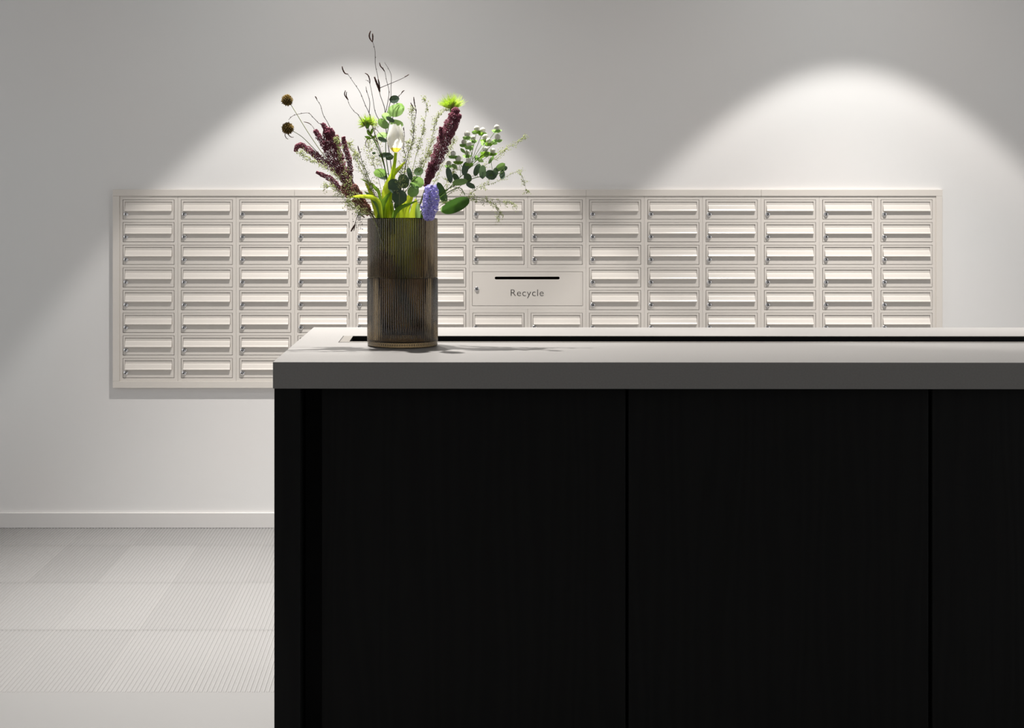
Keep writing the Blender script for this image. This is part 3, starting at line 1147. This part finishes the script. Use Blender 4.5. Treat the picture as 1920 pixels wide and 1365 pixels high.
e, o = flower('burgundy_amaranth', 'tall burgundy amaranth spike leaning right, under a lime thistle head', 'flower', 785, 405)
b = MB()
stem_to_base(b, full([(850, 210), (838, 245), (820, 295), (804, 335), (795, 360), (780, 409)], 0.0, 0.0, -0.05, 0.0), 0.0012, 0.0028)
b.build('stem', PM['drystem'], e, o)
for pp, rad, d, dens in [
        ([(855, 202), (852, 217), (842, 240), (833, 262), (823, 288), (813, 314), (804, 336), (797, 350)], [4, 9, 11, 11, 11, 8, 5, 2.5], 0.0, 19),
        ([(861, 214), (860, 222), (853, 238)], [3, 4, 4], -0.01, 8), ([(857, 233), (851, 244), (843, 258)], [2.5, 4, 4], 0.01, 8),
        ([(826, 238), (826, 250), (828, 262)], [2, 3, 3], -0.01, 6), ([(808, 305), (803, 322), (799, 340)], [3.5, 4, 3], -0.01, 7)]:
    b = MB()
    plume(b, pp, rad, d, dens)
    b.build('plume', PM['amaranth'], e, o)


# --- lime thistle-like heads
def spiky(label, cx_, cy_, bx, by, n_, ang0, ang1, L0, L1, st, d, foot, calyx=True):
    e, o = flower('lime_spiky_flower', label, 'flower', 740, 409, 'lime green spiky flower heads')
    b = MB()
    stem_to_base(b, full(st, d, 0.0, *foot), 0.0015, 0.0019)
    b.build('stem', PM['stem'], e, o)
    b = MB()
    c = P(bx, by, d)
    for i in range(n_):
        a = R(rng.uniform(ang0, ang1))
        el = rng.uniform(-0.9, 0.9)
        dr = Vector((math.cos(a) * math.cos(el), math.sin(el), math.sin(a) * math.cos(el)))
        ln = rng.uniform(L0, L1) * S_
        p1 = c + dr * ln * 0.5 + Vector((rng.uniform(-1, 1), 0, rng.uniform(-1, 1))) * 0.001
        p2 = c + dr * ln + Vector((rng.uniform(-1, 1), 0, rng.uniform(0, 1))) * 0.003
        b.tube([c + dr * 0.003, p1, p2], [0.0010, 0.0007, 0.0002], 3, caps=False)
    q = b.build('filaments', PM['lime'], e, o)
    q['kind'] = 'stuff'
    if calyx:
        b = MB()
        b.lathe([(1e-6, -0.010), (0.004, -0.008), (0.0062, 0.0), (0.0052, 0.006), (1e-6, 0.007)], 12, c + Vector((0, 0, -0.004)))
        b.build('calyx', PM['calyx'], e, o)
    return e, o


spiky('lime green spiky flower head on top of the right amaranth spike', 850, 190, 847, 204, 420, 15, 165, 14, 33,
      [(847, 205), (843, 225), (828, 265), (812, 310), (800, 345), (788, 380), (778, 409)], 0.034, (-0.04, 0.02))
e, o = spiky('lime green spiky flower head left of the upper eucalyptus leaves', 687, 228, 689, 232, 380, -20, 215, 8, 21,
             [(690, 240), (698, 258), (703, 266), (709, 278), (720, 310), (730, 355), (740, 409)], -0.01, (-0.02, -0.03))
for (x, y, rx, ry, tl) in ((692, 250, 8, 3.2, -60), (697, 247, 7, 3, -95), (690, 258, 7, 3, 160), (701, 257, 6, 2.6, 25)):
    b = MB()
    leaf_mb(b, P(x, y, -0.015), rx * S_, ry * S_, R(tl), rng.uniform(-.4, .4), rng.uniform(-.4, .4), point=0.8)
    b.build('bract', PM['calyx'], e, o)
catkin(e, o, [P(698, 258, -0.01), P(690, 260, -0.015), P(686, 266, -0.015), P(686.5, 274, -0.012), P(691, 278.5, -0.01)], 0.0009, 'tendril')
catkin(e, o, [P(699, 240, -0.01), P(706, 243, -0.015), P(710, 248, -0.012)], 0.0007, 'tendril')


# --- eucalyptus
def euc(label, st, d0, d1, foot, leaves, r1=0.0018, name='eucalyptus_branch', cat='leaf branch'):
    e, o = flower(name, label, cat, st[-1][0], 409, None)
    b = MB()
    pts = full(st, d0, d1, *foot)
    stem_to_base(b, pts, 0.0009, r1)
    kids = []
    for (x, y, rx, ry, tl, m_, dd) in leaves:
        c = P(x, y, dd)
        base = min(pts, key=lambda p: (p - c).length)
        b.tube([base, (base + c) / 2 + Vector((0, 0, -0.001)), c], 0.0006, 4)
    b.build('stem', PM['stem'], e, o)
    for (x, y, rx, ry, tl, m_, dd) in leaves:
        b = MB()
        leaf_mb(b, P(x, y, dd), rx * S_ * 1.06, ry * S_ * 1.06, R(tl), rng.uniform(-.35, .35), rng.uniform(-.35, .35), cup=0.22, fold=0.12)
        b.build('leaf', PM[m_], e, o)
    return e


euc('upright eucalyptus sprig with bright round leaves behind the white tulip',
    [(739.4, 188), (737, 205), (732, 222), (727, 245), (723, 275), (726, 310), (735, 360), (748, 409)], 0.01, 0.02, (-0.01, 0.03),
    [(739.6, 186.5, 9.5, 7.5, 0, 'euc_dark', 0.0), (741.5, 207.5, 15, 11, 12, 'euc_bright', -0.01), (748, 203, 10, 10, 60, 'euc', 0.012), (724.5, 218, 9, 6.5, -15, 'euc_bright', 0.0),
     (731.5, 224, 9, 4, -25, 'euc_dark', -0.012), (744, 232, 13.5, 7, -18, 'euc_bright', 0.0), (718.5, 232, 12, 7.5, -38, 'euc', -0.008), (717, 253.5, 10, 5.5, 5, 'euc_bright', 0.0),
     (717, 262, 9, 4.2, -25, 'euc_dark', -0.01), (722, 291, 12, 4.5, 8, 'euc_dark', 0.0), (731, 295, 8, 5, 10, 'euc_dark', 0.01), (701, 287, 3.5, 2.2, 0, 'euc_dark', 0.0),
     (712.5, 324, 11.5, 8, 0, 'euc', 0.0), (716, 331, 11, 5, -22, 'euc_dark', 0.01)])
euc('dense eucalyptus cluster of dark round leaves low in the middle of the bouquet',
    [(786, 318), (779, 333), (770, 345), (760, 360), (752, 378), (752, 409)], -0.05, -0.03, (0.01, -0.01),
    [(739.5, 350, 12, 14, 20, 'euc_dark', -0.06), (749, 369, 14, 13, -25, 'euc_dark', -0.062), (757, 340, 10.5, 13, 15, 'euc_dark', -0.035), (768, 326, 12, 4.5, 105, 'euc_dark', -0.05),
     (785, 322, 9, 7.5, 20, 'euc', -0.05), (783, 341, 12.5, 10, -20, 'euc', -0.045), (777, 347.5, 9.5, 4.5, -28, 'euc', -0.06), (775, 359, 11, 10, 30, 'euc', -0.05),
     (746, 385, 9, 7, 70, 'euc_dark', -0.03)])
euc('eucalyptus branch reaching right with grey green curled leaves under the white berries',
    [(944, 322), (930, 327), (912, 330), (892, 333), (872, 341), (852, 348), (828, 362), (800, 385), (782, 409)], -0.02, -0.02, (-0.05, -0.02),
    [(842.5, 328, 15, 5.5, 100, 'euc_dark', -0.03), (872.5, 316, 13, 6, 78, 'euc_dark', -0.03), (877, 334, 9, 7, 110, 'euc_dark', -0.02), (862.5, 341.5, 14, 6, 8, 'euc', -0.04),
     (882, 347.5, 10, 4.5, -25, 'euc_dark', -0.03), (894, 318, 12, 6, 75, 'euc_dark', -0.02), (904.5, 322, 13, 6.5, 95, 'euc_dark', -0.035), (920, 328, 11, 8.5, -20, 'euc_dark', -0.02),
     (929, 323, 9, 5, 80, 'euc_dark', -0.03), (938, 313.5, 10.5, 6, 38, 'euc', -0.03), (942, 328, 9, 5, 95, 'euc_dark', -0.02), (946, 316, 6, 4, 30, 'euc_dark', -0.01),
     (920.5, 300, 9, 2.8, 52, 'euc', -0.02), (855, 333, 9, 5, -60, 'euc_dark', -0.02)])
e, o = flower('broad_leaf', 'broad dark green leaf lying right over the rim of the vase', 'leaf', 800, 409)
b = MB()
stem_to_base(b, full([(872, 366), (862, 352), (845, 358), (828, 368), (808, 385), (790, 409)], -0.05, -0.03, -0.03, -0.03), 0.0011, 0.0016)
b.build('stem', PM['stem'], e, o)
b = MB()
leaf_mb(b, P(854, 384.5, -0.06), 28 * S_, 13 * S_, R(25), 0.25, 0.15, cup=0.12, fold=0.2, nu=16, nv=10)
b.build('leaf_blade', PM['salal'], e, o)
b = MB()
leaf_mb(b, P(829, 362, -0.02), 22 * S_, 8 * S_, R(110), 0.1, -0.3, cup=0.12, fold=0.15, nu=12, nv=8)
b.build('leaf_blade', PM['salal'], e, o)
b = MB()
leaf_mb(b, P(834, 392, -0.045), 9 * S_, 7 * S_, R(40), 0.1, -0.3, cup=0.1, fold=0.1)
b.build('leaf_blade', PM['euc_bright'], e, o)

# --- white tulip with its blades
e, o = flower('white_tulip', 'single white tulip with a yellow base in the middle of the bouquet', 'flower', 740, 409)
tc_ = P(741.5, 285, -0.06)
b = MB()
stem_to_base(b, full([(742, 286), (739, 312), (734, 340), (730, 370), (738, 409)], -0.06, -0.03, 0.02, -0.02), 0.0042, 0.0040, 10)
b.build('stem', PM['blade'], e, o)
for i in range(6):
    a = i * math.pi / 3 + 0.3
    outer_ = i % 2 == 0
    nu, nv = 14, 8
    vs, fs, ms = [], [], []
    Ht = (51 if outer_ else 48) * S_
    Rm = (17.2 if outer_ else 15.4) * S_
    for p_ in range(nu + 1):
        u = p_ / nu
        rad = Rm * (math.sin(min(1, u * 1.9 + 0.10) * math.pi / 2) ** 0.75) * (1 - 0.42 * max(0, u - 0.5) ** 1.3 / 0.41)
        wid = 0.80 * (math.sin(math.pi * (0.10 + 0.74 * u)) ** 0.45)
        for q_ in range(nv + 1):
            v = -1 + 2 * q_ / nv
            an = a + v * wid * 0.98
            rr_ = rad * (1 - 0.08 * v * v)
            hz = Ht * u - Ht * 0.06 * u * v * v * v * v + 0.0006 * math.sin(v * 7 + i)
            vs.append(tc_ + Vector((rr_ * math.cos(an), rr_ * math.sin(an), hz)))
    for p_ in range(nu):
        for q_ in range(nv):
            s_ = p_ * (nv + 1) + q_
            fs.append((s_, s_ + 1, s_ + nv + 2, s_ + nv + 1))
            ms.append(1 if p_ < 2 else 0)
    b = MB()
    b.add(vs, fs)
    b.m = ms
    b.build('petal', [PM['tulip'], PM['tulip_base']], e, o)
BL = [  # base..tip, half width px, material, depth
    ([(722, 415), (722, 385), (722, 359), (735, 330), (750, 314), (761, 302)], 5.5, 'blade', -0.05, 0.2),
    ([(724, 415), (726, 385), (734, 345), (738, 315), (744, 292)], 5.5, 'blade', -0.045, -0.2),
    ([(716, 414), (711.6, 382), (700, 371), (687.5, 368.5), (670, 368), (652, 371)], 4.2, 'blade', -0.07, 0.3),
    ([(708, 414), (702, 385), (698, 369), (692, 354), (684, 341)], 4.5, 'blade', -0.05, 0.1),
    ([(714, 414), (709, 387), (697, 370), (683, 358.7)], 4.5, 'euc', -0.06, 0.1),
    ([(718, 414), (711.6, 364.5), (703, 352), (694, 344), (675, 334.7)], 3.2, 'blade_dark', -0.03, 0.2),
    ([(716, 414), (718, 385), (724, 372), (734, 359)], 5.0, 'blade_dark', -0.06, 0.2),
    ([(722, 414), (727, 388), (733, 368), (733, 358)], 4.0, 'blade', -0.055, 0.0),
]
for bl, wpx, mt, dd, tw in BL:
    b = MB()
    blade_mb(b, spline([P(x, y, dd) for (x, y) in bl], 5), wpx * S_, 0.0, tw)
    b.build('leaf', PM[mt], e, o)
e, o = flower('leaf_bundle', 'bundle of broad yellow green blades standing in the vase mouth, left of the hyacinth', 'leaves', 760, 409)
for bl, wpx, mt, dd, tw in [
        ([(742, 500), (745, 430), (757, 393), (768, 372), (776, 360)], 9.5, 'blade', -0.03, 0.2), ([(752, 500), (748, 425), (752, 395), (759, 380)], 6.5, 'blade', -0.05, -0.2),
        ([(778, 520), (776, 430), (777, 400), (780, 372)], 10.5, 'blade', -0.02, 0.15), ([(736, 440), (739, 404), (750, 390), (761, 385), (786, 375)], 4.2, 'blade_dark', -0.075, 0.2),
        ([(728, 480), (731, 425), (733, 395), (736, 380)], 5.0, 'blade', -0.05, 0.1), ([(760, 520), (762, 430), (764, 398), (770, 385)], 4.5, 'blade', -0.06, 0.1),
        ([(716, 470), (718, 425), (720, 400), (724, 388)], 4.0, 'blade', -0.065, 0.1), ([(790, 470), (786, 425), (783, 395), (785, 380)], 5.5, 'euc_bright', -0.045, 0.1),
        ([(706, 470), (708, 425), (712, 400), (716, 385)], 4.0, 'blade_dark', -0.055, 0.1)]:
    b = MB()
    blade_mb(b, spline([P(x, y, dd) for (x, y) in bl], 5), wpx * S_, 0.0, tw)
    b.build('leaf', PM[mt], e, o)

# --- white berries
e, o = flower('white_berry_branch', 'branch of round white berries with green sepals, upper right of the bouquet', 'berry branch', 800, 409)
BER = [(894, 241), (905, 244.5), (876, 251.5), (910, 257), (931.5, 239), (933, 257), (916, 264), (870, 266.5), (879.5, 269.5), (910, 280.5), (876, 286.5), (924, 283), (849.5, 288), (859, 297.5), (841.5, 305.5), (879, 302), (887, 259)]
hub = [(886, 310), (870, 325), (845, 350), (815, 380), (792, 409)]
b = MB()
base = full(hub, -0.01, 0.0, -0.04, 0.03)
stem_to_base(b, base, 0.0011, 0.0016)
bd = [rng.uniform(-0.035, 0.035) for _ in BER]
for (x, y), d in zip(BER, bd):
    tgt = base[rng.choice((0, 2, 4, 6))] if x > 865 else base[rng.choice((5, 8, 10))]
    a = P(x, y + 4, d)
    mid = a.lerp(tgt, 0.5) + Vector((0.004 if x < 900 else -0.004, 0, -0.004))
    b.tube(spline([a, mid, tgt], 4), 0.0007, 4)
b.build('stem', PM['stem'], e, o)
for (x, y), d in zip(BER, bd):
    b = MB()
    r = rng.uniform(5.0, 5.9) * S_
    b.ball(P(x, y, d), r, 14, 1.05)
    q = b.build('berry', PM['berry'], e, o)
    b = MB()
    for s_ in range(5):
        an = s_ * 1.2566 + rng.random()
        c = P(x, y, d) + Vector((math.cos(an) * r * 0.8, math.sin(an) * r * 0.8, -r * 1.25))
        leaf_mb(b, c, 6.0 * S_, 3.3 * S_, 0.35 * (1 if math.cos(an) > 0 else -1), 0.5, an if False else rng.uniform(-.8, .8), point=0.6, nu=5, nv=4)
    b.build('sepals', PM['calyx'] if rng.random() < 0.5 else PM['euc_bright'], e, o)
for (x, y, rx, ry, tl) in ((900, 300, 8, 4.5, -30), (905, 292, 7, 4, 40), (868, 283, 7, 3.6, -50), (884, 277, 7, 3.5, 60), (926, 268, 7, 4, -15), (905, 268, 6, 3.5, 100), (852, 312, 7, 4, -40), (889, 249, 5, 3, -20), (913, 290, 8, 4.5, 20), (893, 296, 6, 3.5, 80)):
    b = MB()
    leaf_mb(b, P(x, y, rng.uniform(-.03, .01)), rx * S_, ry * S_, R(tl), rng.uniform(-.5, .5), rng.uniform(-.4, .4), point=0.6)
    b.build('leaf', PM[rng.choice(('calyx', 'euc_bright', 'euc'))], e, o)

# --- hyacinth
e, o = flower('lilac_hyacinth', 'lilac blue hyacinth leaning on the right front rim of the vase', 'flower', 800, 409)
b = MB()
ax = [P(808, 352, -0.105), P(806, 372, -0.112), P(805, 395, -0.108), P(800, 404, -0.09), P(795, 398, -0.07), P(790, 409, -0.05), P(784, 450, -0.03), P(770, 520, 0.0)]
stem_to_base(b, spline(ax, 5), 0.003, 0.004, 8)
b.build('stem', PM['stem'], e, o)
NF = 62
for i in range(NF):
    t = (i + 0.5) / NF
    yy = 352 + 55 * t
    cxp = 809 - 5 * t
    prof = math.sin(math.pi * (0.16 + 0.72 * t)) ** 0.6
    r = 14.5 * prof * S_ * rng.uniform(0.78, 1.14)
    a = i * 2.39996
    c0 = P(cxp, yy, -0.110)
    dr = Vector((math.cos(a), math.sin(a), 0.35 - 0.8 * t)).normalized()
    c = c0 + dr * r
    u = dr.orthogonal().normalized()
    v = dr.cross(u)
    b = MB()
    b.tube([c0 + dr * r * 0.2, c0 + dr * r * 0.7, c], [0.0012, 0.0019, 0.0022], 6)
    a0 = rng.random() * 6
    for k_ in range(6):
        an = a0 + k_ * math.pi / 3
        rd = u * math.cos(an) + v * math.sin(an)
        tg = dr.cross(rd)
        L1, w1 = rng.uniform(0.0080, 0.0105), 0.0019
        p0, p1, p2, p3 = c, c + rd * L1 * 0.42 + dr * 0.0024, c + rd * L1 * 0.85 - dr * 0.0004, c + rd * L1 - dr * 0.0044
        vs = [p0 + tg * w1 * .5, p0 - tg * w1 * .5, p1 + tg * w1, p1 - tg * w1, p2 + tg * w1 * .9, p2 - tg * w1 * .9, p3 + tg * w1 * .15, p3 - tg * w1 * .15]
        b.add(vs, [(0, 1, 3, 2), (2, 3, 5, 4), (4, 5, 7, 6)])
    b.build('floret', PM['hyacinth'], e, o)


# --- airy filler sprays
def spray(label, pp, d0, d1, foot, spread, n_, tw_len, seed, to_base=True, droop=0.0, bs=(0.0007, 0.0015)):
    rr = random.Random(seed)
    e, o = flower('filler_sprig', label, 'filler greenery', pp[-1][0], pp[-1][1], 'airy green filler sprigs')
    b = MB()
    pts = full(pp, d0, d1, *foot) if to_base else path(pp, d0, d1)
    stem_to_base(b, pts, 0.0003, 0.0009, 4)
    lim = 6 * (len(pp) - 1)
    ends = []
    for i in range(n_):
        t = rr.random() ** 1.15 * 0.86
        f_ = t * lim
        i0 = min(int(f_), lim - 1)
        p = pts[i0]
        tan = (pts[i0] - pts[i0 + 1]).normalized()
        side = Vector((rr.uniform(-1.6, 1.6), rr.uniform(-1, 1), rr.uniform(-1.1, 1.1)))
        ln = 1.15 * tw_len * S_ * rr.uniform(0.4, 1.0) * (0.45 + 0.55 * min(1, t * 4 + 0.3))
        dr = (tan * 1.1 + side * spread).normalized()
        q1 = p + dr * ln * 0.5
        q2 = p + dr * ln + Vector((0, 0, -droop * S_ * rr.random() + rr.uniform(-1, 1) * S_))
        b.tube([p, q1, q2], [0.00025, 0.0002, 0.00015], 3, caps=False)
        ends += [q1, q2, p.lerp(q1, 0.6), q1.lerp(q2, 0.5)]
    b.build('stem', PM['wire'], e, o)
    b = MB()
    for q in ends:
        for _ in range(2):
            c = q + Vector((rr.uniform(-1, 1), rr.uniform(-1, 1), rr.uniform(-1, 1))) * 2.8 * S_
            s = rr.uniform(*bs)
            b.octa(c, s, s * rr.uniform(.7, 1.3), s * rr.uniform(.8, 1.7))
    q = b.build('buds', PM['bud'], e, o)
    q['kind'] = 'stuff'


spray('filler sprig reaching furthest right with an upturned feathery tip', [(981, 260), (965.5, 268.7), (948, 280.6), (928, 296), (900, 318), (868, 345), (835, 370), (800, 409)], 0.03, 0.02, (-0.05, 0.02), 0.7, 42, 16, 21)
spray('filler sprig arching right above the mailboxes with a drooping end', [(986, 357), (982, 338), (972, 322), (955, 328), (928, 342), (898, 352), (876.5, 364), (847, 350), (820, 380), (795, 409)], 0.0, 0.0, (-0.05, -0.01), 0.7, 48, 13, 22)
spray('filler sprig lying level to the right across the top mailboxes', [(966, 384), (955, 379), (940, 377), (914, 372), (880, 371), (850, 380), (825, 392), (805, 409)], -0.01, -0.03, (-0.04, -0.02), 0.5, 40, 10, 23, droop=10)
spray('filler sprig dipping right, its end hanging below the level one', [(932, 408), (938, 398), (930, 386), (914, 378), (885, 372), (850, 374), (822, 388), (800, 409)], -0.03, -0.03, (-0.04, -0.03), 0.5, 40, 11, 24, droop=10)
spray('upright filler sprig between tulip and right amaranth, nearer the tulip', [(772, 204), (772, 225), (775, 250), (772, 275), (766, 300), (760, 340), (758, 409)], 0.05, 0.03, (-0.02, 0.03), 0.55, 55, 12, 25)
spray('upright filler sprig between tulip and right amaranth, second from the tulip', [(797, 188), (800, 202), (797, 225), (792, 250), (785, 275), (778, 300), (768, 350), (764, 409)], 0.04, 0.02, (-0.03, 0.04), 0.5, 50, 12, 26)
spray('filler sprig arching beside the left edge of the right amaranth spike', [(838, 205), (828, 212), (818, 222), (814, 240), (808, 268), (799, 298), (786, 340), (774, 409)], 0.06, 0.04, (-0.04, 0.03), 0.5, 60, 14, 27)
spray('fine filler sprig just behind the right amaranth spike', [(852, 262), (846, 276), (836, 296), (822, 325), (806, 360), (786, 409)], 0.05, 0.04, (-0.05, 0.03), 0.6, 34, 12, 28)
spray('filler sprig low between eucalyptus cluster and right amaranth', [(806, 286), (796, 300), (786, 318), (776, 345), (768, 409)], 0.02, 0.02, (-0.02, 0.02), 0.8, 60, 17, 29)
spray('filler sprig rising beside the left amaranth on its right', [(654, 268), (662, 285), (672, 308), (686, 337), (698, 366), (712, 409)], 0.02, 0.01, (0.03, 0.01), 0.6, 50, 13, 30)
spray('pale filler sprig leaning left between amaranth and spiky flower', [(671, 292), (678, 310), (690, 338), (702, 366), (716, 409)], -0.03, -0.02, (0.02, 0.02), 0.5, 50, 12, 31)
spray('filler sprig tangled among the left amaranth spikes', [(632, 262), (636, 278), (640, 300), (652, 330), (672, 370), (700, 409)], -0.052, -0.02, (0.04, -0.01), 0.6, 46, 12, 32)
spray('filler sprig under the drooping left amaranth tassel', [(566, 288), (578, 296), (594, 305), (615, 318), (640, 338), (668, 375), (698, 409)], -0.06, -0.03, (0.05, -0.01), 0.7, 60, 15, 33)
spray('low filler sprig at the far left, below the amaranth', [(612, 348), (625, 352), (640, 366), (656, 384), (676, 398), (700, 409)], -0.085, -0.03, (0.05, 0.0), 0.8, 50, 14, 34, droop=8)
spray('filler sprig behind the white tulip, right of the spiky flower', [(704, 232), (702, 252), (706, 276), (714, 305), (724, 350), (736, 409)], 0.05, 0.03, (0.0, 0.04), 0.9, 50, 18, 35)
spray('filler sprig with tiny dark seeds left of the tulip stem', [(690, 266), (694, 290), (702, 312), (712, 345), (724, 409)], 0.03, 0.02, (0.01, 0.03), 0.9, 46, 16, 36)
spray('short filler sprig right of the tulip stem', [(766, 268), (762, 288), (756, 312), (750, 345), (748, 409)], -0.02, -0.01, (0.0, 0.0), 0.9, 56, 16, 37)
spray('low filler sprig between berries and eucalyptus on the right', [(862, 300), (850, 322), (836, 345), (815, 380), (796, 409)], 0.03, 0.02, (-0.04, 0.02), 0.8, 50, 15, 38)
spray('leafy filler sprig at the left rim of the vase', [(655, 378), (668, 388), (684, 400), (700, 409)], -0.06, -0.06, (0.04, -0.02), 0.9, 44, 13, 39)
# hanging tips of the right hand sprigs
